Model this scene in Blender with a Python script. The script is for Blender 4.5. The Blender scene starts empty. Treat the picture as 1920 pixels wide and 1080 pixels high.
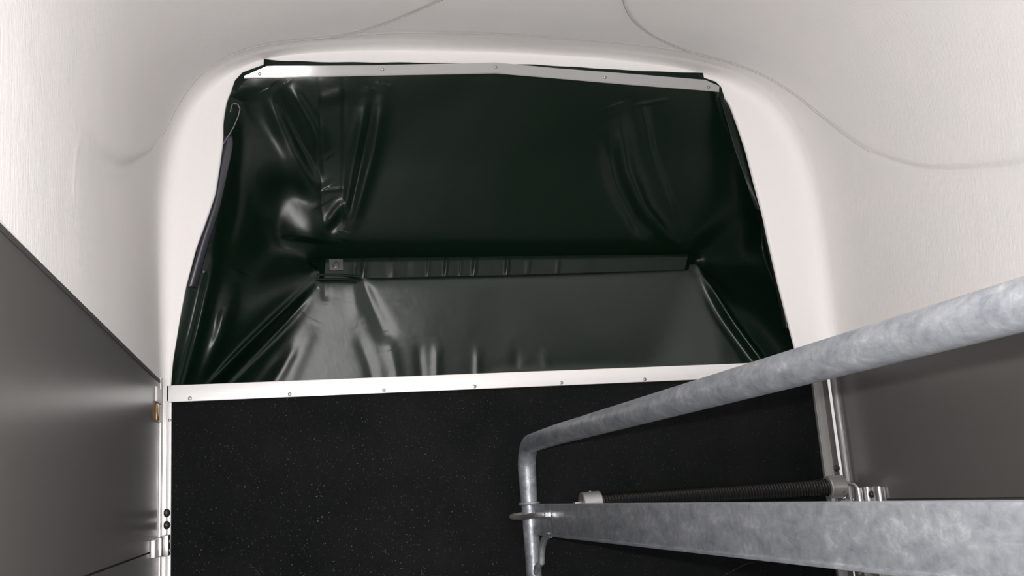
import bpy, bmesh, math, random
import numpy as np
from mathutils import Vector, Matrix
from mathutils.geometry import delaunay_2d_cdt

random.seed(7)
rng = np.random.default_rng(7)
SC = bpy.context.scene
COL = SC.collection

# ------------------------------------------------------------------ camera, world, lights, exposure
# world axes: X to the right across the trailer, Y towards the rear ramp, Z up; the lens is at the origin
YAW, PITCH, ROLL, FPX = 0.24868, 0.20630, 0.06889, 1800.0
F = Vector((math.sin(YAW) * math.cos(PITCH), math.cos(YAW) * math.cos(PITCH), math.sin(PITCH)))
R0 = Vector((math.cos(YAW), -math.sin(YAW), 0)); U0 = R0.cross(F)
r_ = R0 * math.cos(ROLL) - U0 * math.sin(ROLL); u_ = R0 * math.sin(ROLL) + U0 * math.cos(ROLL)
cd = bpy.data.cameras.new('camera'); cam = bpy.data.objects.new('camera', cd); COL.objects.link(cam)
cd.sensor_width = 36; cd.lens = FPX / 1920 * 36; cd.clip_start = 0.01
cam.matrix_world = Matrix(((r_.x, u_.x, -F.x, 0), (r_.y, u_.y, -F.y, 0), (r_.z, u_.z, -F.z, 0), (0, 0, 0, 1)))
SC.camera = cam

w = bpy.data.worlds.new('world'); SC.world = w; w.use_nodes = True
w.node_tree.nodes['Background'].inputs[0].default_value = (1.0, 0.98, 0.96, 1)
w.node_tree.nodes['Background'].inputs[1].default_value = 0.24

def lamp(name, kind, loc, energy, size, target=None, col=(1, 1, 1)):
    l = bpy.data.lights.new(name, kind); l.energy = energy; l.color = col
    if kind == 'AREA': l.shape = 'DISK'; l.size = size
    else: l.shadow_soft_size = size
    o = bpy.data.objects.new(name, l); COL.objects.link(o); o.location = loc
    if target is not None:
        o.rotation_euler = (Vector(target) - Vector(loc)).to_track_quat('-Z', 'Y').to_euler()
    return o
lamp('phone_flash', 'POINT', (0.012, -0.006, 0.032), 30.0, 0.006, col=(1.0, 0.97, 0.96))

SC.view_settings.view_transform = 'Standard'; SC.view_settings.look = 'None'
SC.view_settings.gamma = 1; SC.view_settings.use_curve_mapping = False
SC.view_settings.exposure = 1.58

# ------------------------------------------------------------------ mesh helpers
class MB:
    def __init__(s): s.v = []; s.f = []
    def add(s, vs, fs):
        b = len(s.v); s.v += [tuple(float(c) for c in p) for p in vs]; s.f += [tuple(i + b for i in f) for f in fs]; return s
    def box(s, lo, hi, ch=0.0):
        bm = bmesh.new(); bmesh.ops.create_cube(bm, size=1)
        for v in bm.verts:
            v.co = Vector([lo[i] + (v.co[i] + .5) * (hi[i] - lo[i]) for i in range(3)])
        if ch > 0: bmesh.ops.bevel(bm, geom=bm.edges[:], offset=ch, segments=2, profile=.6, affect='EDGES')
        bm.verts.index_update()
        s.add([v.co[:] for v in bm.verts], [[v.index for v in f.verts] for f in bm.faces]); bm.free(); return s
    def tube(s, path, r, n=12, cap=True):
        P = [Vector(p) for p in path]; m = len(P)
        rr = r if hasattr(r, '__len__') else [r] * m
        t = [(P[min(i + 1, m - 1)] - P[max(i - 1, 0)]).normalized() for i in range(m)]
        a = Vector((0, 0, 1)) if abs(t[0].z) < .9 else Vector((1, 0, 0))
        nrm = (a - t[0] * a.dot(t[0])).normalized(); vs = []
        for i in range(m):
            nrm = (nrm - t[i] * nrm.dot(t[i])).normalized(); b = t[i].cross(nrm)
            for k in range(n):
                an = 2 * math.pi * k / n
                vs.append(P[i] + (nrm * math.cos(an) + b * math.sin(an)) * rr[i])
        fs = [(i * n + k, i * n + (k + 1) % n, (i + 1) * n + (k + 1) % n, (i + 1) * n + k) for i in range(m - 1) for k in range(n)]
        if cap: fs += [tuple(range(n))[::-1], tuple((m - 1) * n + k for k in range(n))]
        return s.add(vs, fs)
    def lathe(s, prof, org, axis, n=20):
        # prof: (distance along axis, radius)
        ax = Vector(axis).normalized(); o = Vector(org)
        a = Vector((0, 0, 1)) if abs(ax.z) < .9 else Vector((1, 0, 0))
        e1 = (a - ax * a.dot(ax)).normalized(); e2 = ax.cross(e1); vs = []
        for d, r in prof:
            for k in range(n):
                an = 2 * math.pi * k / n; vs.append(o + ax * d + (e1 * math.cos(an) + e2 * math.sin(an)) * max(r, 1e-5))
        m = len(prof)
        fs = [(i * n + k, i * n + (k + 1) % n, (i + 1) * n + (k + 1) % n, (i + 1) * n + k) for i in range(m - 1) for k in range(n)]
        return s.add(vs, fs)
    def prism(s, poly, d, ch=0):
        # poly: 3D loop, d: extrusion vector
        n = len(poly); d = Vector(d); vs = [Vector(p) for p in poly]; vs += [p + d for p in vs]
        fs = [tuple(range(n))[::-1], tuple(range(n, 2 * n))] + [(k, (k + 1) % n, n + (k + 1) % n, n + k) for k in range(n)]
        return s.add(vs, fs)

def link(name, v, f, mat, parent=None, smooth=True, angle=35):
    me = bpy.data.meshes.new(name); me.from_pydata(v, [], f); me.update()
    bm = bmesh.new(); bm.from_mesh(me); bmesh.ops.recalc_face_normals(bm, faces=bm.faces[:]); bm.to_mesh(me); bm.free()
    o = bpy.data.objects.new(name, me); COL.objects.link(o)
    me.materials.append(mat)
    if smooth:
        me.shade_smooth()
        if angle: me.set_sharp_from_angle(angle=math.radians(angle))
    if parent is not None:
        o.parent = parent; o.matrix_parent_inverse = Matrix.Translation(-parent.location)
    return o
def build(name, mb, mat, parent=None, smooth=True, angle=35): return link(name, mb.v, mb.f, mat, parent, smooth, angle)

def grid_obj(name, P, mat, parent=None, flip=False):
    # P: (rows, cols, 3) array -> smooth quad sheet
    n, m = P.shape[:2]
    idx = np.arange(n * m).reshape(n, m)
    q = np.stack([idx[:-1, :-1], idx[:-1, 1:], idx[1:, 1:], idx[1:, :-1]], -1).reshape(-1, 4)
    if flip: q = q[:, ::-1]
    me = bpy.data.meshes.new(name)
    me.vertices.add(n * m); me.vertices.foreach_set('co', P.reshape(-1).astype(np.float32))
    me.loops.add(q.size); me.loops.foreach_set('vertex_index', q.reshape(-1).astype(np.int32))
    me.polygons.add(len(q)); me.polygons.foreach_set('loop_start', np.arange(0, q.size, 4, dtype=np.int32))
    me.update(calc_edges=True); me.shade_smooth()
    o = bpy.data.objects.new(name, me); COL.objects.link(o); me.materials.append(mat)
    if parent is not None:
        o.parent = parent; o.matrix_parent_inverse = Matrix.Translation(-parent.location)
    return o

def empty(name, loc, label, cat, group=None):
    o = bpy.data.objects.new(name, None); COL.objects.link(o); o.location = loc; o.empty_display_size = .05
    o['label'] = label; o['category'] = cat
    if group: o['group'] = group
    return o
def tag(o, label, cat, group=None):
    o['label'] = label; o['category'] = cat
    if group: o['group'] = group
    return o

# ------------------------------------------------------------------ materials
def mat(name, base, rough=.5, metal=0.0, spec=.5, coat=0.0, coat_r=.1):
    m = bpy.data.materials.new(name); m.use_nodes = True; nt = m.node_tree; b = nt.nodes['Principled BSDF']
    b.inputs['Base Color'].default_value = (*base, 1); b.inputs['Roughness'].default_value = rough
    b.inputs['Metallic'].default_value = metal; b.inputs['Specular IOR Level'].default_value = spec
    b.inputs['Coat Weight'].default_value = coat; b.inputs['Coat Roughness'].default_value = coat_r
    return m, nt, b
def N(nt, t, **kw):
    n = nt.nodes.new(t)
    for k, v in kw.items(): setattr(n, k, v)
    return n
def coords(nt, scale=(1, 1, 1), rot=(0, 0, 0)):
    tc = N(nt, 'ShaderNodeTexCoord'); mp = N(nt, 'ShaderNodeMapping')
    mp.inputs['Scale'].default_value = scale; mp.inputs['Rotation'].default_value = rot
    nt.links.new(tc.outputs['Object'], mp.inputs['Vector']); return mp.outputs['Vector']
def noise(nt, vec, scale, detail=3, rough=.5, dist=0):
    n = N(nt, 'ShaderNodeTexNoise'); n.inputs['Scale'].default_value = scale; n.inputs['Detail'].default_value = detail
    n.inputs['Roughness'].default_value = rough; n.inputs['Distortion'].default_value = dist
    nt.links.new(vec, n.inputs['Vector']); return n.outputs['Fac']
def ramp(nt, fac, stops):
    c = N(nt, 'ShaderNodeValToRGB'); el = c.color_ramp.elements
    while len(el) < len(stops): el.new(.5)
    for e, (p, col) in zip(el, stops):
        e.position = p; e.color = (*col, 1) if len(col) == 3 else col
    nt.links.new(fac, c.inputs['Fac']); return c.outputs['Color']
def bump(nt, b, h, strength, dist, prev=None):
    n = N(nt, 'ShaderNodeBump'); n.inputs['Strength'].default_value = strength; n.inputs['Distance'].default_value = dist
    nt.links.new(h, n.inputs['Height'])
    if prev is not None: nt.links.new(prev, n.inputs['Normal'])
    nt.links.new(n.outputs['Normal'], b.inputs['Normal']); return n.outputs['Normal']
def mixf(nt, a, b, fac=.5, op='ADD'):
    n = N(nt, 'ShaderNodeMath', operation=op)
    for i, x in enumerate((a, b)):
        if isinstance(x, (int, float)): n.inputs[i].default_value = x
        else: nt.links.new(x, n.inputs[i])
    return n.outputs[0]

def m_hood():
    m, nt, b = mat('white_fibreglass', (.86, .83, .82), .55, spec=.4)
    v1 = coords(nt, (1, 1, .22)); v2 = coords(nt, (1, 1, 1))
    f = noise(nt, v1, 190, 3, .6, .4); g = noise(nt, v2, 7, 3, .5)
    nt.links.new(ramp(nt, g, [(.3, (.875, .845, .835)), (.7, (.85, .84, .83))]), b.inputs['Base Color'])
    n1 = bump(nt, b, f, .42, .0016); bump(nt, b, g, .25, .006, n1)
    return m
def m_wall():
    m, nt, b = mat('grey_laminate', (.105, .102, .098), .30, spec=.45)
    f = noise(nt, coords(nt), 900, 2); bump(nt, b, f, .12, .0004)
    return m
def m_galv():
    m, nt, b = mat('galvanised_steel', (.5, .52, .55), .42, .6, .5)
    v = coords(nt, (1, .55, 1), (.5, 0, 0)); v2 = coords(nt)
    a = noise(nt, v, 42, 5, .62, .5); d = noise(nt, v2, 95, 3, .6, .3); c = noise(nt, v2, 210, 4, .6); g = noise(nt, v2, 6, 2)
    h = mixf(nt, mixf(nt, mixf(nt, a, .62, op='MULTIPLY'), mixf(nt, d, .28, op='MULTIPLY')), mixf(nt, g, .12, op='MULTIPLY'))
    nt.links.new(ramp(nt, h, [(.38, (.24, .26, .295)), (.49, (.34, .36, .395)), (.57, (.41, .43, .465)), (.66, (.58, .595, .62))]), b.inputs['Base Color'])
    nt.links.new(ramp(nt, h, [(.35, (.52,) * 3), (.68, (.36,) * 3)]), b.inputs['Roughness'])
    n1 = bump(nt, b, a, .45, .0020); n2 = bump(nt, b, d, .3, .0010, n1); bump(nt, b, c, .22, .0005, n2)
    return m
def m_alu(name, base=(.78, .77, .77), rough=.34, metal=.9, streak=(1, 1, 1)):
    m, nt, b = mat(name, base, rough, metal)
    f = noise(nt, coords(nt, streak), 260, 2)
    nt.links.new(ramp(nt, f, [(.3, (rough - .06,) * 3), (.7, (rough + .08,) * 3)]), b.inputs['Roughness'])
    bump(nt, b, f, .10, .0003)
    return m
def m_tarp():
    m, nt, b = mat('black_pvc', (.0030, .0105, .0056), .30, spec=.5)
    v = coords(nt)
    wv = N(nt, 'ShaderNodeTexWave', wave_type='BANDS', bands_direction='X'); wv.inputs['Scale'].default_value = 260; nt.links.new(v, wv.inputs['Vector'])
    wz = N(nt, 'ShaderNodeTexWave', wave_type='BANDS', bands_direction='Z'); wz.inputs['Scale'].default_value = 260; nt.links.new(v, wz.inputs['Vector'])
    at = N(nt, 'ShaderNodeAttribute', attribute_name='matte')
    we = mixf(nt, mixf(nt, wv.outputs['Fac'], wz.outputs['Fac']), at.outputs['Fac'], op='MULTIPLY')
    n1 = bump(nt, b, we, .12, .0003)
    n2 = bump(nt, b, noise(nt, v, 11, 3, .5), .25, .005, n1)
    bump(nt, b, noise(nt, v, 900, 2), .10, .0004, n2)
    nt.links.new(ramp(nt, at.outputs['Fac'], [(0, (.28,) * 3), (1, (.275,) * 3)]), b.inputs['Roughness'])
    nt.links.new(ramp(nt, at.outputs['Fac'], [(0, (.22,) * 3), (1, (.46,) * 3)]), b.inputs['Specular IOR Level'])
    return m
def m_rubber():
    m, nt, b = mat('black_rubber', (.012, .013, .013), .62, spec=.05)
    v = coords(nt)
    g = noise(nt, v, 5, 4, .6); f = noise(nt, v, 420, 3, .7)
    nt.links.new(ramp(nt, g, [(.3, (.0036, .0048, .0046)), (.7, (.0092, .0096, .0098))]), b.inputs['Base Color'])
    n1 = bump(nt, b, f, .55, .0012); bump(nt, b, noise(nt, v, 60, 3, .6), .3, .002, n1)
    sp = noise(nt, v, 330, 1, .4)
    nt.links.new(ramp(nt, sp, [(.71, (.62,) * 3), (.77, (.34,) * 3)]), b.inputs['Roughness'])
    nt.links.new(ramp(nt, sp, [(.69, (.06,) * 3), (.75, (.6,) * 3)]), b.inputs['Specular IOR Level'])
    return m
M_HOOD = m_hood(); M_WALL = m_wall(); M_GALV = m_galv(); M_TARP = m_tarp(); M_RUB = m_rubber()
M_ALU = m_alu('brushed_aluminium', (.60, .595, .59), streak=(.05, 1, 1))
M_STRIP = m_alu('mill_aluminium', (.40, .395, .39), .55, .15, (.04, 1, 1)); SB = M_STRIP.node_tree.nodes['Principled BSDF']
SB.inputs['Coat Weight'].default_value = .35; SB.inputs['Coat Roughness'].default_value = .105; SB.inputs['Specular IOR Level'].default_value = .2
M_WALU = m_alu('pale_anodised_aluminium', (.86, .85, .85), .45, .35, (.05, 1, 1))
M_ALUV = m_alu('anodised_upright', (.42, .415, .41), .36, .65, (1, 1, .05))
M_FLOOR = mat('bounce_grey_floor', (.32, .31, .30), .6)[0]  # unseen floor, made light grey to bounce fill onto the roof
M_PATCH = mat('worn_pvc_patch', (.05, .055, .052), .32)[0]
M_CREASE = mat('crease_shade_grey', (.42, .40, .39), .6)[0]  # painted shade along the hood creases
M_SEAL = mat('brown_grey_rubber_seal', (.075, .068, .064), .5)[0]
M_PIPE = mat('cord_highlight_grey', (.16, .16, .17), .3)[0]  # lighter grey paints in the bright highlight line on the loop
M_FOLD = mat('pvc_bluish_sheen', (.012, .012, .022), .30, spec=.6)[0]  # bluish highlight on the folded edge, put into the base colour
M_STEEL = mat('dull_screw_steel', (.34, .33, .33), .38, .9)[0]
M_DARK = mat('dark_rubber_plastic', (.02, .02, .02), .4)[0]
M_AMBER = mat('amber_plastic', (.30, .15, .03), .25)[0]
M_PLUG = mat('dark_recess', (.05, .05, .05), .6)[0]
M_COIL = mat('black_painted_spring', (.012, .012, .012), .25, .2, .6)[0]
M_WHITEP = mat('white_plastic_block', (.75, .72, .71), .5)[0]

# ------------------------------------------------------------------ structure: hood (upper walls, roof, rear frame)
CX, CZ = .58, .27
half = [(0, 1.095), (.3, 1.09), (.5, 1.07), (.62, 1.045), (.706, 1.0), (.755, .95), (.79, .88), (.81, .8), (.825, .7), (.825, .5), (.82, .27)]
SEC = [(CX - a, b) for a, b in half[::-1]] + [(CX + a, b) for a, b in half[1:]]
OUT_FLANGE = [(-.222, .27), (-.222, .33), (-.219, .392), (-.211, .512), (-.205, .661), (-.195, .80), (-.177, .886), (-.142, .947), (-.093, 1.003), (-.032, 1.043), (.068, 1.064), (.248, 1.077),
              (.546, 1.088), (.802, 1.086), (1.085, 1.065), (1.203, 1.016), (1.272, .941), (1.316, .859), (1.339, .739), (1.342, .591), (1.342, .433), (1.342, .27)]
OPENING = [(-.221, .27), (-.217, .324), (-.203, .417), (-.191, .488), (-.168, .583), (-.146, .648), (-.127, .71), (-.116, .787), (-.109, .839), (-.109, .883), (-.1, .938), (-.081, .985), (-.058, 1.008), (.25, 1.026),
           (.56, 1.042), (.87, 1.028), (1.165, 1.008), (1.178, 1.0), (1.196, .972), (1.213, .908), (1.228, .842), (1.241, .748), (1.254, .664), (1.260, .598), (1.273, .476), (1.296, .311), (1.302, .27)]

def resample_poly(poly, n, smooth=0):
    P = np.array(poly, float); d = np.r_[0, np.cumsum(np.hypot(*np.diff(P, axis=0).T))]
    t = np.linspace(0, d[-1], n); Q = np.c_[np.interp(t, d, P[:, 0]), np.interp(t, d, P[:, 1])]
    for _ in range(smooth): Q[1:-1] = .25 * Q[:-2] + .5 * Q[1:-1] + .25 * Q[2:]
    return Q
NS = 800
S0 = resample_poly(SEC, NS, 500)
ANG = np.arctan2(S0[:, 1] - CZ, S0[:, 0] - CX); ANG[0] = math.pi; ANG[-1] = 0
def at_angles(poly, smooth=60):
    Q = resample_poly(poly, 900, smooth)
    a = np.arctan2(Q[:, 1] - CZ, Q[:, 0] - CX); a[0] = math.pi; a[-1] = 0
    rad = np.hypot(Q[:, 0] - CX, Q[:, 1] - CZ); o = np.argsort(a)
    rr = np.interp(ANG, a[o], rad[o])
    return np.c_[CX + rr * np.cos(ANG), CZ + rr * np.sin(ANG)]
RF = at_angles(OUT_FLANGE, 300); RO = at_angles(OPENING, 25)

# pressed recesses in the two sides of the hood: outline curves in (arc position, Y)
ARC = np.r_[0, np.cumsum(np.hypot(*np.diff(S0, axis=0).T))]
def arc_of(pts3):
    o = []
    for x, y, z in pts3:
        i = np.argmin((S0[:, 0] - x) ** 2 + (S0[:, 1] - z) ** 2); o.append((ARC[i], y))
    return o
LEFT_SWOOP = [(.49, 1.15, 1.092), (.49, 1.55, 1.092), (.47, 1.78, 1.092), (.432, 1.885, 1.092), (.382, 1.957, 1.092), (.329, 2.015, 1.091), (.262, 2.077, 1.088), (.191, 2.124, 1.081), (.104, 2.138, 1.072), (-.046, 2.128, 1.042), (-.125, 2.127, 1.0),
              (-.163, 2.122, .962), (-.202, 2.122, .896), (-.225, 2.098, .821), (-.241, 1.99, .727), (-.245, 1.795, .632), (-.245, 1.653, .578), (-.245, 1.496, .537), (-.245, 1.355, .515), (-.245, 1.27, .505)]
RIGHT_SWOOP = [(.735, 1.15, 1.092), (.74, 1.55, 1.092), (.755, 1.78, 1.092), (.794, 1.91, 1.091), (.844, 1.993, 1.091), (.927, 2.066, 1.085), (1.033, 2.114, 1.075), (1.096, 2.123, 1.067), (1.211, 2.120, 1.039), (1.303, 2.105, .983),
               (1.362, 2.065, .896), (1.391, 1.989, .795), (1.401, 1.91, .724), (1.405, 1.774, .642), (1.405, 1.644, .591), (1.405, 1.473, .545), (1.405, 1.25, .535), (1.405, .9, .56)]
def smooth_line(pts, n=160, k=6):
    P = np.array(pts, float); d = np.r_[0, np.cumsum(np.hypot(*np.diff(P, axis=0).T))]
    t = np.linspace(0, d[-1], n); Q = np.c_[np.interp(t, d, P[:, 0]), np.interp(t, d, P[:, 1])]
    for _ in range(k): Q[1:-1] = .25 * Q[:-2] + .5 * Q[1:-1] + .25 * Q[2:]
    return Q
def line_dist(A, B, poly):
    """unsigned distance, signed side and position along an open polyline for points (A,B)"""
    best = np.full(A.shape, 1e9); side = np.zeros(A.shape); pos = np.zeros(A.shape); n = len(poly) - 1
    for i in range(n):
        ax, ay = poly[i]; dx, dy = poly[i + 1] - poly[i]; L2 = dx * dx + dy * dy + 1e-12
        t = np.clip(((A - ax) * dx + (B - ay) * dy) / L2, 0, 1)
        d = np.hypot(A - ax - t * dx, B - ay - t * dy); k = d < best
        best = np.where(k, d, best); side = np.where(k, np.sign(dx * (B - ay) - dy * (A - ax)), side); pos = np.where(k, (i + t) / n, pos)
    return best, side, pos
ys = np.concatenate([np.linspace(-1.5, .6, 22)[:-1], np.linspace(.6, 2.03, 260)[:-1], np.linspace(2.03, 2.155, 84)])
AA, YY = np.meshgrid(ARC, ys)
disp = np.zeros(AA.shape)
fine = ys > .6
for sw, sgn in ((LEFT_SWOOP, 1), (RIGHT_SWOOP, -1)):
    L = smooth_line(arc_of(sw)); A, B = AA[fine], YY[fine]
    d, sd, pos = line_dist(A, B, L)
    wdt = np.interp(pos, [0, .36, .68, 1], [.010, .004, .012, .040])
    amp = np.interp(pos, [0, .28, .63, .8, 1], [.004, .003, .002, .007, .007])
    fade = np.interp(pos, [0, .02, .9 if sgn > 0 else .985, 1], [1, 1, 1, 0])
    x = np.clip(.5 + .5 * (-sd * sgn) * d / wdt, 0, 1); st = x * x * (3 - 2 * x)
    dist_line = d
    reach = np.clip(1 - d / .30, 0, 1); reach = reach * reach * (3 - 2 * reach)
    disp[fine] += -amp * (st) * fade * reach
    disp[fine] += -.0022 * np.exp(-(d / (.30 * wdt + .0022)) ** 2) * fade
# line where the roof skin meets the rear frame
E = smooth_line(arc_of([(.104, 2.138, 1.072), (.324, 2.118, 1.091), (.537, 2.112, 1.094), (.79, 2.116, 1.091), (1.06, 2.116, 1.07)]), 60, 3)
d, sd, pos = line_dist(AA[fine], YY[fine], E); disp[fine] += -.0008 * np.exp(-(d / .004) ** 2)
# resin run on the left side
d, sd, pos = line_dist(AA[fine], YY[fine], np.array(arc_of([(-.245, 1.31, .505), (-.244, 1.262, .455), (-.243, 1.25, .405)])))
disp[fine] += .0007 * np.exp(-(d / .007) ** 2)
TN = np.gradient(S0, axis=0); TN /= np.linalg.norm(TN, axis=1)[:, None]
NRM = np.c_[TN[:, 1], -TN[:, 0]]            # inward normal of the section
flare = np.interp(ys, [-1.5, 1.2, 2.0, 2.14], [.03, .02, 0, 0])
rows = []
for j, y in enumerate(ys):
    p = S0 + NRM * (disp[j] - flare[j] * np.clip((S0[:, 1] - .45) / .5, 0, 1))[:, None]
    rows.append(np.c_[p[:, 0], np.full(NS, y), p[:, 1]])
for t in np.linspace(0, 1, 13)[1:]:           # fillet into the rear frame
    a = t * math.pi / 2
    p = S0 + (RF - S0) * (1 - math.cos(a) ** .8) ; rows.append(np.c_[p[:, 0], np.full(NS, 2.155 + .045 * math.sin(a) ** .8), p[:, 1]])
for t in np.linspace(0, 1, 12)[1:]:
    p = RF + (RO - RF) * t; rows.append(np.c_[p[:, 0], np.full(NS, 2.2 + .002 * t), p[:, 1]])
for t in np.linspace(0, 1, 4)[1:]:
    p = RO + (RO - RF) * .02 * t; rows.append(np.c_[p[:, 0], np.full(NS, 2.202 + .006 * t), p[:, 1]])
hood = grid_obj('ceiling', np.array(rows), M_HOOD); hood['kind'] = 'structure'
def surf(a_, y_):
    x = np.interp(a_, ARC, S0[:, 0]); z = np.interp(a_, ARC, S0[:, 1]); nx = np.interp(a_, ARC, NRM[:, 0]); nz = np.interp(a_, ARC, NRM[:, 1])
    return (x + nx * .0006, y_, z + nz * .0006)
def crease_shade(line, r0, r1, i0=0, i1=None):  # thin grey tubes added to draw the dark shade line of the hood creases
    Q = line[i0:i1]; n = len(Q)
    build('crease_shade_line', MB().tube([surf(*q) for q in Q], [r0 + (r1 - r0) * math.sin(math.pi * k / (n - 1)) for k in range(n)], 6), M_CREASE, hood)
crease_shade(E, .0007, .0011)
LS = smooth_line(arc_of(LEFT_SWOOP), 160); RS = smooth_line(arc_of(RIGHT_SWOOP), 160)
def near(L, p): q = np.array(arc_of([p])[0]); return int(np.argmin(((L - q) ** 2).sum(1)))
crease_shade(LS, .0003, .0010, 0, near(LS, (-.225, 2.06, .78))); crease_shade(RS, .0003, .0010, 0, near(RS, (1.401, 1.91, .724)))

# side walls: backing slab with an upper and a lower laminate panel
def side_wall(name, x, sgn, zj):
    root = build(name, MB().box((min(x - sgn * .03, x - sgn * .007), -1.5, -1.05), (max(x - sgn * .03, x - sgn * .007), 2.205, .262)), M_PLUG, None, False)
    root['kind'] = 'structure'
    for z0, z1 in ((-1.05, zj - .0016), (zj + .0016, .0)):
        hi = z1 if z1 < zj else None
        if hi is None:
            zt = lambda y: .2615 + .0105 * (y - .9)   # the top edge rises slightly to the rear
            xa, xb = x - sgn * .006, x
            v = []
            for X in (xa, xb):
                v += [(X, -1.5, z0), (X, 2.2, z0), (X, 2.2, zt(2.2)), (X, -1.5, zt(-1.5))]
            build('panel', MB().add(v, [(0, 1, 2, 3), (7, 6, 5, 4), (0, 4, 5, 1), (1, 5, 6, 2), (2, 6, 7, 3), (3, 7, 4, 0)]), M_WALL, root, False)
            vv = [(X + 0, Y, zt(Y) + dz) for X in (x - sgn * .008, x + sgn * .0015) for Y, dz in ((-1.5, -.002), (2.2, -.002), (2.2, .0045), (-1.5, .0045))]
            build('edge_seal', MB().add(vv, [(0, 1, 2, 3), (7, 6, 5, 4), (0, 4, 5, 1), (1, 5, 6, 2), (2, 6, 7, 3), (3, 7, 4, 0)]), M_PLUG, root, False)
        else:
            build('panel', MB().box((min(x, x - sgn * .006), -1.5, z0), (max(x, x - sgn * .006), 2.2, z1)), M_WALL, root, False)
    return root
side_wall('wall_left', -.24, 1, -.072)
side_wall('wall_right', 1.40, -1, -.0825)
fl = build('floor', MB().box((-.27, -1.5, -1.08), (1.43, 2.21, -1.05)), M_FLOOR, None, False); fl['kind'] = 'structure'

# aluminium corner uprights
t1 = build('trim_1', MB().box((-.2395, 2.165, -1.05), (-.2365, 2.203, .285)).box((-.2395, 2.200, -1.05), (-.2285, 2.2035, .285)).box((-.2315, 2.192, -1.05), (-.2285, 2.2035, .285)), M_ALUV, None, False); t1['kind'] = 'structure'
t2 = build('trim_2', MB().box((1.3965, 2.197, -1.05), (1.3995, 2.2035, .262)).box((1.3845, 2.201, -1.05), (1.3995, 2.2035, .262)).box((1.3845, 2.192, -1.05), (1.3868, 2.2035, .262)), M_ALUV, None, False); t2['kind'] = 'structure'

# ------------------------------------------------------------------ loading ramp
ramp_o = empty('loading_ramp', (.565, 2.235, -1.05), 'closed rear ramp with black rubber mat and screwed aluminium edging, below the tarpaulin', 'ramp')
build('board', MB().box((-.226, 2.224, -1.045), (1.364, 2.252, .250)), M_DARK, ramp_o, False)
build('rubber_mat', MB().box((-.222, 2.219, -1.04), (1.345, 2.224, .240), .001), M_RUB, ramp_o)
build('top_strip', MB().box((-.2275, 2.212, .236), (1.366, 2.2185, .2725), .0012), M_WALU, ramp_o)
build('side_strip', MB().box((-.2275, 2.212, -1.04), (-.2205, 2.2235, .2355), .001), M_WALU, ramp_o)
build('side_strip', MB().box((1.340, 2.211, -1.04), (1.366, 2.2185, .2355), .001).box((1.338, 2.208, -1.04), (1.3425, 2.2185, .2355), .001), M_ALUV, ramp_o)
build('door_seal', MB().box((1.3665, 2.214, -1.04), (1.3842, 2.224, .25), .003), M_SEAL, ramp_o)
SCREW = None
def screw_head(parent, loc, axis, r=.0042, name='screw'):
    ax = Vector(axis).normalized()
    s = build(name, MB().lathe([(-.003, r), (0, r), (.0013, r * .86), (.0018, r * .45), (.0006, r * .38), (.0006, 0)], loc, ax, 14), M_STEEL, parent)
    return s
for x in (-.182, .031, .242, .455, .668, .882, 1.095, 1.308): screw_head(ramp_o, (x, 2.2118, .2425), (0, -1, 0), .0044)
for z in (.197, -.24, -.66): screw_head(ramp_o, (-.2240, 2.2118, z), (0, -1, 0), .0034)
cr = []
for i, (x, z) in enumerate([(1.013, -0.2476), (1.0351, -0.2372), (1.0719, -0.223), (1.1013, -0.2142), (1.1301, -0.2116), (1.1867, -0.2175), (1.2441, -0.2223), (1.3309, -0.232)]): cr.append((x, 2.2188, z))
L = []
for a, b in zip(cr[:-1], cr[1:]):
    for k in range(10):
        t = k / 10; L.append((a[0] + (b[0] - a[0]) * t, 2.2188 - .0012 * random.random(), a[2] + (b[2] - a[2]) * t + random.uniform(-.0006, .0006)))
build('mat_crease', MB().tube(L, [random.uniform(.0010, .0026) for _ in L], 6), M_COIL, ramp_o)

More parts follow.
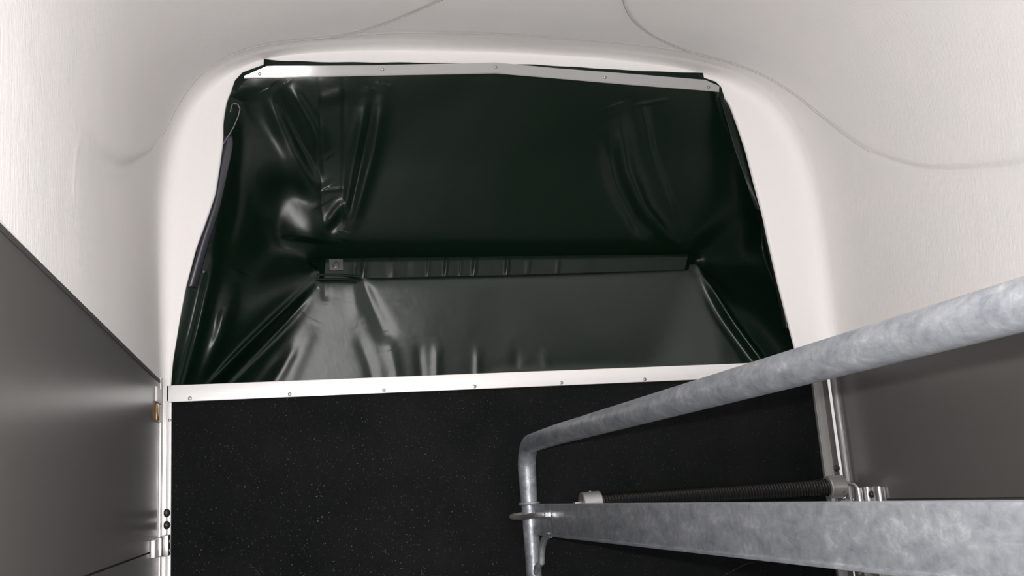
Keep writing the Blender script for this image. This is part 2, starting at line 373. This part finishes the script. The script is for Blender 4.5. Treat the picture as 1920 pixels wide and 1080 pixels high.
# ------------------------------------------------------------------ tarpaulin
tarp = empty('tarpaulin', (.58, 2.25, .27), 'glossy black wrinkled tarpaulin closing the opening above the ramp', 'tarpaulin')
CP = {'tl': (-.082, 1.015, 2.212), 't1': (.118, 1.017, 2.214), 't2': (.248, 1.037, 2.214), 't3': (.567, 1.057, 2.214), 't4': (.891, 1.048, 2.214), 'tr': (1.195, 1.028, 2.212), 'l1': (-.119, .870, 2.222), 'l2': (-.138, .735, 2.23), 'l3': (-.174, .519, 2.245), 'l4': (-.208, .373, 2.275), 'bl': (-.226, .260, 2.315), 'i1': (-.060, .942, 2.272), 'i2': (-.050, .786, 2.32), 'b0': (.011, .643, 2.46), 'hA': (.030, .745, 2.390), 'hB': (.112, .720, 2.412), 'hC': (.030, .662, 2.424), 'hD': (.116, .652, 2.436), 'bL': (.119, .606, 2.5), 'bM': (.602, .608, 2.5), 'bR': (1.175, .613, 2.5), 'pL': (.110, .576, 2.413), 'pM': (.581, .580, 2.414), 'pR': (1.149, .583, 2.414), 'm1': (.175, .607, 2.5), 'kL': (.135, .654, 2.442), 'kM': (.592, .654, 2.445), 'kR': (1.150, .648, 2.443), 'u1': (.119, .847, 2.345), 'u2': (.255, .853, 2.345), 'uM': (.590, .860, 2.338), 'u4': (1.06, .865, 2.338), 'u3': (.942, .865, 2.340), 'q1': (-.091, .491, 2.34), 'q2': (-.136, .365, 2.335), 'c1': (-.180, .262, 2.365), 'c2': (-.125, .262, 2.415), 'c2b': (-.03, .262, 2.452), 'c3': (.154, .262, 2.455), 'c4': (.543, .262, 2.462), 'c5': (.993, .262, 2.45), 'c6': (1.285, .262, 2.375), 'br': (1.36, .256, 2.34), 'r1': (1.235, .895, 2.305), 'r2': (1.31, .746, 2.385), 'r2b': (1.40, .660, 2.46), 'r3': (1.38, .527, 2.44), 'r4': (1.36, .327, 2.37), 's1': (1.34, .600, 2.475), 's2': (1.275, .456, 2.405)}
names = list(CP); idx = {n: i for i, n in enumerate(names)}
PTS = [Vector((CP[n][0], CP[n][1])) for n in names]; YV = [CP[n][2] for n in names]
ED = [('bL', 'm1'), ('m1', 'bM'), ('bM', 'bR'), ('pL', 'pM'), ('pM', 'pR'), ('bL', 'pL'), ('bR', 'pR'), ('pL', 'c2'), ('pL', 'c1'), ('pR', 'c6'), ('b0', 'bL'), ('b0', 'l3'), ('tl', 'i1'), ('i1', 'i2'), ('i2', 'b0'), ('t1', 'u1'), ('u1', 'kL'), ('kL', 'kM'), ('kM', 'kR'), ('kL', 'bL'), ('kR', 'bR'), ('bR', 's1'), ('pL', 'c2b')]
vv, ee, ff, vo, _, _ = delaunay_2d_cdt(PTS, [(idx[a], idx[b]) for a, b in ED], [], 0, 1e-6)
ycp = [np.mean([YV[j] for j in o]) if len(o) else 2.3 for o in vo]
V2 = np.array([v[:] for v in vv])
TRI = [tuple(f) for f in ff]
def depth(X, Z):
    out = np.full(X.shape, np.nan)
    for a, b, c in TRI:
        A, B, Cc = V2[a], V2[b], V2[c]
        det = (B[1] - Cc[1]) * (A[0] - Cc[0]) + (Cc[0] - B[0]) * (A[1] - Cc[1])
        if abs(det) < 1e-12: continue
        l1 = ((B[1] - Cc[1]) * (X - Cc[0]) + (Cc[0] - B[0]) * (Z - Cc[1])) / det
        l2 = ((Cc[1] - A[1]) * (X - Cc[0]) + (A[0] - Cc[0]) * (Z - Cc[1])) / det
        l3 = 1 - l1 - l2
        k = (l1 >= -1e-6) & (l2 >= -1e-6) & (l3 >= -1e-6)
        out[k] = (l1 * ycp[a] + l2 * ycp[b] + l3 * ycp[c])[k]
    return out
oz = np.array([.25, .27, .324, .417, .488, .583, .648, .71, .787, .839, .883, .938, .985, 1.02, 1.08]); ol = np.array([-.221, -.221, -.217, -.203, -.191, -.168, -.146, -.127, -.116, -.11, -.11, -.1, -.085, -.078, -.078])
rz = np.array([.25, .311, .476, .598, .664, .748, .842, .908, .974, 1.0, 1.02, 1.08]); orr = np.array([1.302, 1.296, 1.273, 1.260, 1.254, 1.241, 1.228, 1.213, 1.196, 1.180, 1.176, 1.176])
NZ, NX = 340, 680
zz = np.linspace(.258, 1.056, NZ); ss = np.linspace(0, 1, NX)
XL = np.interp(zz, oz, ol) - .05 * np.clip((1.0 - zz) / .04, .3, 1); XR = np.interp(zz, rz, orr) + .15 * np.clip((1.0 - zz) / .30, .10, 1)
X = XL[:, None] + (XR - XL)[:, None] * ss[None]; Z = np.repeat(zz[:, None], NX, 1)
Y = depth(X, Z)
sx, sz = X.copy(), Z.copy()
for _ in range(40):                                   # outside the control points: take the depth of the nearest covered point
    bad = np.isnan(Y)
    if not bad.any(): break
    sx[bad] += (.56 - sx[bad]) * .025; sz[bad] += (.65 - sz[bad]) * .025
    yb = depth(sx[bad], sz[bad]); Y[bad] = yb
Y[np.isnan(Y)] = 2.225
def gauss(Aq, s):
    k = np.exp(-.5 * (np.arange(-int(3 * s), int(3 * s) + 1) / s) ** 2); k /= k.sum(); h = len(k) // 2
    B = np.pad(Aq, h, mode='edge')
    B = sum(B[:, i:i + Aq.shape[1]] * k[i] for i in range(len(k)))
    return sum(B[i:i + Aq.shape[0], :] * k[i] for i in range(len(k)))
Ys = gauss(Y, 1.3); Yw = gauss(Y, 9.0); kb = np.exp(-((Z - .592) / .034) ** 4) * (X > .09) * (X < 1.2)
kb = gauss(kb, 3.0); Y = Yw * (1 - kb) + Ys * kb
# (points, inward height, width at start, width at end, shape)
WR = [
    # folds running into the lower left corner
    ([(.112, .562), (.03, .475), (-.06, .385), (-.13, .31), (-.19, .24), (-.30, .12)], .022, .009, .012),
    ([(.106, .535), (.015, .432), (-.07, .345), (-.135, .278), (-.19, .22)], -.009, .009, .012),
    ([(.07, .47), (-.03, .366), (-.101, .296), (-.15, .24)], .003, .010, .012),
    ([(-.080, .56), (-.118, .42), (-.150, .34), (-.183, .27), (-.27, .10)], .026, .020, .012),
    ([(-.125, .64), (-.143, .52), (-.165, .42), (-.190, .33), (-.210, .265), (-.25, .10)], .024, .013, .011),
    ([(-.11, .46), (-.15, .35), (-.185, .27), (-.20, .22)], -.008, .014, .009),
    ([(.03, .38), (-.02, .32), (-.06, .27), (-.08, .24)], .002, .012, .012),
    ([(.06, .40), (.01, .32), (-.03, .26)], -.003, .014, .014),
    # upper left folds
    ([(-.012, .985), (.02, .915), (.07, .83), (.118, .739)], .011, .014, .034),
    ([(.005, .995), (.045, .93), (.10, .83), (.13, .78)], -.010, .013, .018),
    ([(.035, 1.0), (.075, .95), (.115, .89), (.14, .85)], .010, .014, .020),
    ([(.115, 1.02), (.119, .847), (.125, .66)], -.0014, .006, .007),
    ([(.175, 1.02), (.179, .849), (.177, .66)], -.0012, .006, .007),
    ([(.275, 1.01), (.252, .868), (.185, .66)], .010, .022, .016),
    ([(.238, 1.0), (.210, .866), (.175, .68)], .007, .014, .012),
    ([(.258, .99), (.230, .867), (.185, .68)], -.008, .012, .012),
    # upper right folds
    ([(.895, .985), (.945, .83), (1.00, .735), (1.085, .66), (1.12, .64)], .013, .030, .012),
    ([(.87, .95), (.92, .80), (1.0, .68), (1.05, .65)], -.009, .026, .016),
    ([(.94, 1.02), (1.02, .878), (1.14, .665)], .006, .016, .020),
    ([(.98, .99), (1.04, .85), (1.15, .66)], -.006, .014, .016),
    # lower right fold
    ([(1.145, .60), (1.172, .525), (1.225, .41), (1.285, .305), (1.33, .22)], .014, .009, .013),
    ([(1.150, .54), (1.190, .43), (1.252, .32), (1.31, .22)], -.005, .012, .018),
    # left edge roll
    ([(-.085, .94), (-.098, .85), (-.108, .75), (-.135, .62), (-.16, .54)], .012, .018, .014),
    ([(-.06, .96), (-.07, .83), (-.085, .70), (-.12, .56)], -.008, .014, .014),
    # puckers of the lower panel
    ([(.212, .575), (.235, .51), (.275, .41), (.29, .37)], -.0045, .009, .026), ([(.19, .57), (.200, .50), (.21, .44)], .002, .012, .02),
    ([(.20, .43), (.235, .33), (.25, .24), (.255, .20)], -.0022, .016, .014), ([(.28, .42), (.30, .32), (.31, .24), (.312, .20)], .0022, .015, .013), ([(.41, .40), (.406, .31), (.405, .24), (.404, .20)], .0026, .012, .011),
    ([(.36, .40), (.365, .31), (.365, .24), (.366, .20)], -.0018, .013, .012), ([(.518, .39), (.515, .31), (.513, .24), (.512, .20)], .0022, .011, .010), ([(.62, .38), (.618, .30), (.617, .20)], -.0014, .014, .012), ([(.70, .38), (.70, .20)], .0014, .014, .013),
    ([(.127, .575), (.127, .49)], -.0018, .008, .010), ([(.10, .45), (.05, .34), (.02, .26)], .0022, .022, .018),
    # creases across the strap
    ([(.122, .776), (.182, .781)], .0018, .004, .004), ([(.128, .69), (.16, .73), (.185, .757)], .0055, .011, .011), ([(.125, .675), (.16, .695), (.19, .725)], -.004, .011, .011),
    ([(.105, .965), (.185, .984)], .003, .012, .012), ([(.94, .98), (1.05, .998)], .0022, .004, .004),
]
for pts, amp, w0, w1 in WR:
    L = smooth_line(pts, 40, 4)
    lo = L.min(0) - .1; hi = L.max(0) + .1
    k = (X > lo[0]) & (X < hi[0]) & (Z > lo[1]) & (Z < hi[1])
    d, sd, pos = line_dist(X[k], Z[k], L)
    wd = w0 + (w1 - w0) * pos
    tp = np.clip(np.minimum(pos, 1 - pos) / .28, 0, 1); tp = tp * tp * (3 - 2 * tp); tp = np.maximum(tp, .12 * (pos > .001) * (pos < .999))
    Y[k] -= amp * tp * np.exp(-(d / wd) ** 2)
# taut facet beside the end of the fold bar, ending in a sharp crease below
j0 = np.argmin(abs(zz - .695)); i0 = np.argmin(abs(X[j0] - .070)); y0 = Y[j0, i0] - .008
plane = y0 + .012 * np.sin(X * 40 + Z * 30) * .12 - .03 * (X - .07) - .29 * (Z - .695)
rr = np.hypot((X - .068 + .35 * (Z - .70)) / .058, (Z - .715) / .075)
mk = np.exp(-rr ** 4) * np.clip((Z - (.653 + .09 * (.115 - X))) / .008, 0, 1)
Y = Y * (1 - mk) + plane * mk
ed = np.minimum(ss, 1 - ss)[None] * (XR - XL)[:, None]
Y = np.maximum(Y, 2.2105 + .014 * np.clip(1 - ed / .06, 0, 1) * (ss[None] < .5) * np.clip((.985 - Z) / .06, 0, 1))   # the edges stay behind the frame
er = (1 - ss)[None] * (XR - XL)[:, None]; cl = np.clip(1 - er / .025, 0, 1) ** 2; Y = Y * (1 - cl) + 2.2125 * cl      # right edge turned back to the frame
low = np.clip((Z - .27) / .02, 0, 1); Y = np.maximum(Y, 2.2265 * (1 - low) + 2.21 * low)
n = 200; hx0 = np.linspace(XL[0], XR[0], n); hy = np.interp(hx0, X[0], Y[0])
grid_obj('bottom_hem', np.stack([np.c_[hx0, np.full(n, 2.2535), np.full(n, .244)], np.c_[hx0, (hy + 2.2535) / 2, np.full(n, .246)], np.c_[hx0, hy, np.full(n, .2585)]]), M_TARP, tarp)
sheet = grid_obj('sheet', np.stack([X, Y, Z], -1), M_TARP, tarp)
att = sheet.data.attributes.new('matte', 'FLOAT', 'POINT')
mt = np.clip((.585 - Z) / .03, 0, 1) * np.clip((X + .5 * (.56 - Z) - .055) / .05, 0, 1) * np.clip((1.2 - X) / .03, 0, 1)
att.data.foreach_set('value', mt.reshape(-1).astype(np.float32))

# flap of the sheet standing up above the clamping strip
def flap(name, pts_top, pts_bot, y_top, y_bot):
    n = 60; T = smooth_line(pts_top, n, 1); Bq = smooth_line(pts_bot, n, 1); rws = []
    for t in np.linspace(0, 1, 8):
        p = Bq + (T - Bq) * t
        rws.append(np.c_[p[:, 0], y_bot + (y_top - y_bot) * t ** 1.5 + .0012 * np.sin(T[:, 0] * 55) * t, p[:, 1]])
    o = grid_obj(name, np.array(rws), M_TARP, tarp)
    s = o.modifiers.new('thickness', 'SOLIDIFY'); s.thickness = .0016; s.offset = 0
    return o
flap('top_flap', [(-.0135, 1.044), (-.007, 1.044), (.017, 1.041), (.089, 1.0425), (.096, 1.041), (.168, 1.044), (.246, 1.0465), (.324, 1.050), (.445, 1.0535), (.556, 1.0565), (.65, 1.0585), (.75, 1.0568), (.89, 1.0535), (1.008, 1.053), (1.09, 1.0538), (1.124, 1.054)],
     [(-.0155, 1.018), (.03, 1.018), (.16, 1.022), (.25, 1.026), (.36, 1.033), (.47, 1.040), (.56, 1.046), (.68, 1.043), (.80, 1.037), (.95, 1.031), (1.06, 1.026), (1.130, 1.024)], 2.1965, 2.1995)
flap('corner_flap', [(-.088, .965), (-.081, .988), (-.064, 1.0085), (-.0145, 1.0300)], [(-.075, .962), (-.066, .982), (-.052, .994), (-.006, 1.010)], 2.1990, 2.2000)
flap('corner_flap', [(1.121, 1.042), (1.160, 1.0320), (1.174, 1.018), (1.180, .990)], [(1.120, 1.020), (1.155, 1.008), (1.164, .998), (1.172, .975)], 2.1980, 2.1998)
# loose folded edges at the two sides
def ribbon(name, a, b, ya, yb, bulge, m):
    # ya, yb: depth at the upper and lower end of each edge
    n = 60; A = smooth_line(a, n, 3); Bq = smooth_line(b, n, 3); rws = []; q = np.linspace(0, 1, n)
    for t in np.linspace(0, 1, 11):
        p = A + (Bq - A) * t; y0 = ya[0] + (ya[1] - ya[0]) * q; y1 = yb[0] + (yb[1] - yb[0]) * q
        rws.append(np.c_[p[:, 0], y0 + (y1 - y0) * t - bulge * math.sin(math.pi * t), p[:, 1]])
    o = grid_obj(name, np.array(rws), m, tarp); s = o.modifiers.new('thickness', 'SOLIDIFY'); s.thickness = .0018; s.offset = 0
    return o
ribbon('edge_fold', [(-.106, .850), (-.110, .825), (-.120, .790), (-.127, .735), (-.136, .69), (-.165, .60), (-.192, .50)], [(-.088, .855), (-.086, .835), (-.093, .797), (-.107, .735), (-.118, .685), (-.145, .60), (-.172, .50)], (2.2095, 2.255), (2.2105, 2.262), .003, M_FOLD)
ribbon('edge_fold', [(1.180, 1.0), (1.204, .955), (1.224, .89), (1.236, .84), (1.250, .75), (1.258, .68)], [(1.170, .99), (1.184, .935), (1.199, .86), (1.220, .79), (1.240, .72), (1.252, .68)], (2.2115, 2.225), (2.206, 2.235), .002, M_TARP)
ribbon('edge_fold', [(1.268, .665), (1.270, .64), (1.273, .612), (1.281, .568), (1.288, .51), (1.294, .44), (1.30, .36)], [(1.262, .66), (1.258, .64), (1.258, .612), (1.266, .568), (1.275, .51), (1.284, .44), (1.293, .36)], (2.2105, 2.232), (2.219, 2.244), .003, M_TARP)
# loop in the sheet edge, top left, drawn as a cord in its highlight tone
lp = [(-.092, 2.199, .908), (-.090, 2.197, .917), (-.087, 2.196, .926), (-.081, 2.196, .929), (-.074, 2.196, .926), (-.070, 2.196, .915), (-.074, 2.197, .897), (-.085, 2.199, .870), (-.097, 2.201, .849), (-.109, 2.204, .830)]
build('edge_piping', MB().tube(lp, .0013, 8), M_PIPE, tarp)
# stitched pocket that holds the fold bar, with pinches, a buckle patch and a lipped slot at its left end
n = 700; T = smooth_line([(.111, .603), (.143, .604), (.587, .606), (.913, .606), (1.159, .608)], n, 2); Bq = smooth_line([(.106, .551), (.141, .551), (.579, .554), (.901, .559), (1.144, .564)], n, 2)
PIN = [(.391, .005, .5), (.437, .006, .9), (.476, .004, .5), (.513, .007, 1.1), (.601, .006, 1.1), (.658, .008, .5), (.741, .006, .5), (.225, .008, .9), (.20, .008, -.6), (.30, .012, .5), (.335, .012, -.4), (.56, .02, -.4), (.82, .02, .4)]
rws = []
for t in np.linspace(0, 1, 14):
    p = Bq + (T - Bq) * t; y = np.full(n, 2.4040 - .005 * t + .006 * max(0, t - .8) / .2)
    for px, wd, am in PIN: y -= .0052 * am * np.exp(-((p[:, 0] - px - .006 * (t - .5)) / wd) ** 2) * math.sin(math.pi * (.15 + .7 * t))
    y += .02 * np.clip(1 - np.arange(n) / 12, 0, 1) + .03 * np.clip(1 - np.arange(n)[::-1] / 25, 0, 1)
    rws.append(np.c_[p[:, 0], y, p[:, 1]])
grid_obj('fold_pocket', np.array(rws), M_TARP, tarp)
pb = MB().box((-.0175, -.002, -.0155), (.0175, .003, .0155), .0015).lathe([(-.001, .0095), (-.0045, .009), (-.0055, .0065), (-.003, .005), (-.003, 0)], (0, 0, -.001), (0, 1, 0), 18)
bo = build('buckle_patch', pb, M_PATCH, tarp); bo.matrix_parent_inverse = Matrix.Identity(4)
bo.location = Vector((.1545, 2.4000, .586)) - tarp.location; bo.rotation_euler = (math.radians(-5), 0, 0)
def seam(name, pts, wd, lift, yfix=None):
    out = []
    for q in smooth_line(pts, 50, 2):
        j = np.argmin(abs(zz - q[1])); i = np.argmin(abs(X[j] - q[0])); out.append((q[0], yfix if yfix else float(Y[j, i]) - lift, q[1]))
    return build(name, MB().tube(out, wd, 8), M_TARP, tarp)
seam('pocket_lip', [(.106, .561), (.16, .560), (.213, .555)], .0034, 0, 2.4005)
seam('pocket_lip', [(.106, .550), (.16, .549), (.213, .546)], .0030, 0, 2.4030)
seam('strap_seam', [(.117, .99), (.119, .847), (.122, .69)], .0006, .0002)
seam('strap_seam', [(.176, .995), (.179, .849), (.177, .70)], .0006, .0002)

# ------------------------------------------------------------------ clamping strip over the tarpaulin
clamp = empty('clamp_strip', (.56, 2.2, 1.03), 'thin bent aluminium strip screwed along the top of the black tarpaulin', 'metal strip')
def strip_half(top, bot):
    # front face leans so that the lower edge lies further back
    ft = [(x, y, z) for x, y, z in top]; fb = [(x, y, z) for x, y, z in bot]
    n = len(ft); v = ft + fb + [(x, y + .003, z + .001) for x, y, z in ft] + [(x, y + .003, z + .001) for x, y, z in fb]; f = []
    for k in range(n - 1):
        f += [(k, k + 1, n + k + 1, n + k), (2 * n + k + 1, 2 * n + k, 3 * n + k, 3 * n + k + 1), (k + 1, k, 2 * n + k, 2 * n + k + 1), (n + k, n + k + 1, 3 * n + k + 1, 3 * n + k)]
    f += [(0, n, 3 * n, 2 * n), (n - 1, 3 * n - 1, 4 * n - 1, 2 * n - 1)]
    return MB().add(v, f)
TOP = [(-.0592, 2.1946, .9982), (-.0075, 2.1850, 1.0210), (.2431, 2.1744, 1.0289), (.5475, 2.1598, 1.0421), (.7147, 2.1664, 1.0361), (.8947, 2.1716, 1.0324), (1.1216, 2.1805, 1.0272), (1.1632, 2.1865, 1.0135)]
BOT = [(-.0594, 2.1970, .9930), (-.008, 2.1965, .9957), (.2431, 2.1845, 1.0067), (.5475, 2.1705, 1.0184), (.7147, 2.1766, 1.0133), (.8947, 2.1830, 1.0072), (1.1216, 2.1920, 1.0022), (1.1632, 2.1926, 1.0004)]
build('strip', strip_half(TOP, BOT), M_STRIP, clamp, True, 20)
lip = MB().tube([(x, y - .0003, z + .0006) for x, y, z in BOT], .0016, 8); build('strip_lip', lip, M_STRIP, clamp)
for x, y, z in ((-.024, 2.1925, 1.0030), (.266, 2.1778, 1.0200), (.5475, 2.1645, 1.0315), (.838, 2.1760, 1.0205), (1.132, 2.1880, 1.0095)):
    screw_head(clamp, (x, y - .0015, z), (0, -.91, -.41), .0040)

# ------------------------------------------------------------------ partition frame
PX, PY, TR = .555, 2.164, .0205
part = empty('partition_frame', (PX, PY, -1.05), 'galvanised partition frame with a bent tube rail and crossbeam, right of centre', 'partition')
path = [(PX, -.9, .1185)]
for y in (-.3, .4, 1.0, 1.5, 1.9): path.append((PX, y, .1115 - .0065 * (y - .6) / 1.0 if y > -.3 else .117))
zc = path[-1][2]; RB = .062
for k in range(0, 13):
    a = k / 12 * math.pi / 2; path.append((PX, PY - RB + RB * math.sin(a), .0985 - RB + RB * math.cos(a)))
path += [(PX, PY, -.03), (PX, PY + .001, -.3), (PX, PY, -1.05)]
rad = [TR] * (len(path)); rad[-3] = .0185; rad[-2] = .0160; rad[-1] = .0160
build('tube_rail', MB().tube(path, rad, 28), M_GALV, part, True, 60)
bm_ = MB().box((PX, -.9, -.0985), (PX + .024, 2.150, -.0355), .0035)
build('crossbeam', bm_, M_GALV, part, True, 30)
build('bottom_flange', MB().box((PX - .003, -.9, -.1020), (PX + .026, 2.10, -.0975), .001), M_GALV, part)
gp = []
for k in range(11):
    a = k / 10 * math.pi / 2; gp.append((PX + .005, 2.015 + .095 * math.sin(a), -.098 - .062 * (1 - math.cos(a))))
gp += [(PX, 2.135, -.172), (PX, 2.155, -.190)]
build('gusset', MB().tube(gp, [.0075] * 11 + [.007, .005], 10), M_GALV, part)
wl = []
for k in range(25):
    a = 2 * math.pi * k / 24; wl.append((PX + .021 * math.cos(a), PY + .021 * math.sin(a), -.034))
build('weld_bead', MB().tube(wl, .0035, 8), M_GALV, part)

# U shaped locking pin round the post
pin = empty('locking_pin', (PX, PY, -.06), 'small steel pin looped round the galvanised post at the beam end', 'pin')
a = [(PX - .004, 1.995, -.0565), (PX - .016, 1.998, -.0565), (PX - .024, 2.008, -.0575), (PX - .027, 2.03, -.058), (PX - .027, 2.09, -.060), (PX - .027, 2.13, -.0615), (PX - .033, 2.16, -.0625), (PX - .038, 2.185, -.0625), (PX - .036, 2.195, -.0625), (PX - .026, 2.199, -.0600), (PX - .008, 2.199, -.058)]
L = smooth_line([(p[0], p[1]) for p in a], 60, 3); zs = np.interp(np.linspace(0, 1, 60), np.linspace(0, 1, len(a)), [p[2] for p in a])
build('rod', MB().tube([(p[0], p[1], z) for p, z in zip(L, zs)], .0058, 12), M_ALUV, pin)
build('nut', MB().lathe([(0, 0), (0, .0085), (.009, .0085), (.0105, .007), (.0105, 0)], (PX - .003, 1.995, -.0565), (-1, 0, 0), 6), M_ALU, pin, False)
build('washer', MB().lathe([(0, 0), (0, .011), (.0025, .011), (.0025, 0)], (PX - .0005, 1.995, -.0565), (-1, 0, 0), 18), M_ALU, pin)

# ------------------------------------------------------------------ ramp spring
spr = empty('ramp_spring', (1.0, 2.16, -.045), 'long black coil spring across the ramp behind the galvanised beam', 'spring')
SY = 2.162
def SZ(x): return -.0435 - .004 * (x - .70) / .65
hx = np.linspace(.735, 1.322, 78 * 14 + 1)
hel = [(x, SY + .0185 * math.cos(2 * math.pi * k / 14), SZ(x) + .0185 * math.sin(2 * math.pi * k / 14)) for k, x in enumerate(hx)]
build('coil', MB().tube(hel, .0034, 6), M_COIL, spr)
build('core', MB().tube([(.70, SY, SZ(.70)), (1.35, SY, SZ(1.35))], .0145, 16), M_COIL, spr)
def collar(x0, x1, rr):
    z = SZ(x0); c = build('collar', MB().lathe([(0, .012), (0, rr - .002), (.002, rr), (x1 - x0 - .002, rr), (x1 - x0, rr - .002), (x1 - x0, .012)], (x0, SY, z), (1, 0, 0), 36), M_ALUV, spr)
    xm = (x0 + x1) / 2
    for an in (math.radians(92), math.radians(205)):
        d = Vector((0, math.cos(an), math.sin(an))); screw_head(c, Vector((xm + (.008 if an > 2 else 0), SY, z)) + d * rr, d, .0040)
    return c
collar(.690, .735, .0265); collar(1.322, 1.365, .0275)
build('inner_lug', MB().box((.672, SY - .008, -.056), (.690, SY + .008, -.038), .003), M_ALUV, spr)
rd = [(1.36, SY, SZ(1.36) + .006), (1.375, SY - .004, SZ(1.36) + .006), (1.384, SY - .018, SZ(1.36) + .004), (1.386, SY - .030, SZ(1.36) - .004), (1.386, SY - .034, SZ(1.36) - .016), (1.386, SY - .034, -.105)]
L3 = []
R3 = np.array(rd)
for c in range(3): L3.append(np.interp(np.linspace(0, len(rd) - 1, 40), range(len(rd)), R3[:, c]))
L3 = np.array(L3).T
for _ in range(6): L3[1:-1] = .25 * L3[:-2] + .5 * L3[1:-1] + .25 * L3[2:]
build('bent_rod', MB().tube([tuple(p) for p in L3], .0052, 12), M_ALU, spr)
build('rod_sleeve', MB().tube([(1.386, SY - .034, -.053), (1.386, SY - .034, -.088)], .0085, 14), M_ALU, spr)
build('mounting_leg', MB().box((1.327, SY - .006, -.125), (1.338, SY + .006, -.070), .002), M_ALUV, spr)
wn = MB().lathe([(0, 0), (0, .006), (.006, .0075), (.012, .006), (.012, 0)], (1.356, SY - .012, -.083), (0, -1, 0), 12)
wn.box((1.343, SY - .022, -.087), (1.369, SY - .016, -.079), .002)
build('wing_nut', wn, M_STEEL, spr)

spr.location.x -= .012

# hinge strip with ribs on the right wall
hb = empty('wall_bracket', (1.398, 2.08, -.07), 'ribbed aluminium bracket on the grey right wall beside the spring end', 'bracket')
build('plate', MB().box((1.3935, 2.028, -.090), (1.3995, 2.118, -.053), .001), M_ALU, hb)
for y in (2.100, 2.052):
    build('rib', MB().prism([(1.394 - .009 * math.sin(math.pi * k / 10), y + .0135 * math.cos(math.pi * k / 10), -.0905) for k in range(11)], (0, 0, .0385)), M_ALU, hb, True, 60)
for y in (2.126, 2.0765):
    build('bolt', MB().lathe([(0, .0085), (.004, .008), (.007, .0055), (.0085, 0)], (1.3935, y, -.070), (-1, 0, 0), 16), M_DARK, hb)

hb.location.y += .028

# ------------------------------------------------------------------ small hardware by the left and right uprights
blk = build('bracket_block', MB().box((-.2398, 2.076, .2250), (-.2345, 2.158, .2550), .0012), M_WHITEP); tag(blk, 'small white block on the left wall at the ramp top corner', 'block')
amb = empty('side_reflector', (-.238, 2.145, .21), 'small amber reflector under the white block at the left wall', 'reflector')
build('lens', MB().box((-.2398, 2.090, .1870), (-.2350, 2.158, .2225), .002), M_AMBER, amb)
build('retaining_hook', MB().tube([(-.2345, 2.092, .220), (-.2338, 2.092, .206), (-.2340, 2.096, .197), (-.2348, 2.102, .194)], .0016, 8), M_ALU, amb)
for z, lb in ((.0005, 'upper black rubber bump on the left aluminium upright'), (-.0245, 'lower black rubber bump on the left aluminium upright')):
    o = build('rubber_buffer', MB().lathe([(0, .0085), (.004, .0085), (.0075, .006), (.009, 0)], (-.2285, 2.190, z), (1, -.45, 0), 16), M_DARK); tag(o, lb, 'buffer', 'rubber bumps on the uprights')
o = build('rubber_buffer', MB().lathe([(0, .0085), (.003, .0085), (.0055, .006), (.0065, 0)], (1.3755, 2.214, -.003), (0, -1, 0), 16), M_DARK); tag(o, 'black rubber bump on the right aluminium upright above the spring', 'buffer', 'rubber bumps on the uprights')

def latch(name, x, sgn, y0, z0, label):
    t = empty(name, (x, y0, z0), label, 'latch')
    B = lambda a, b, c=.0012: MB().box((min(x + sgn * a[0], x + sgn * b[0]), y0 + a[1], z0 + a[2]), (max(x + sgn * a[0], x + sgn * b[0]), y0 + b[1], z0 + b[2]), c)
    build('body', B((0, .0, .0), (.013, .060, .036)), M_ALU, t)
    build('cover', B((.0008, -.072, .0015), (.0085, -.001, .0345)), M_WALU, t)
    build('knuckle', B((.009, .050, -.002), (.021, .092, .040)), M_STEEL, t)
    screw_head(t, (x + sgn * .0215, y0 + .07, z0 + .026), (sgn, 0, 0), .005); screw_head(t, (x + sgn * .0215, y0 + .07, z0 + .008), (sgn, 0, 0), .005)
    return t
latch('wall_latch', -.2398, 1, 2.10, -.084, 'bright aluminium latch at the bottom of the left upright')
latch('wall_latch', 1.3998, -1, 2.11, -.285, 'aluminium latch below the beam on the right wall')
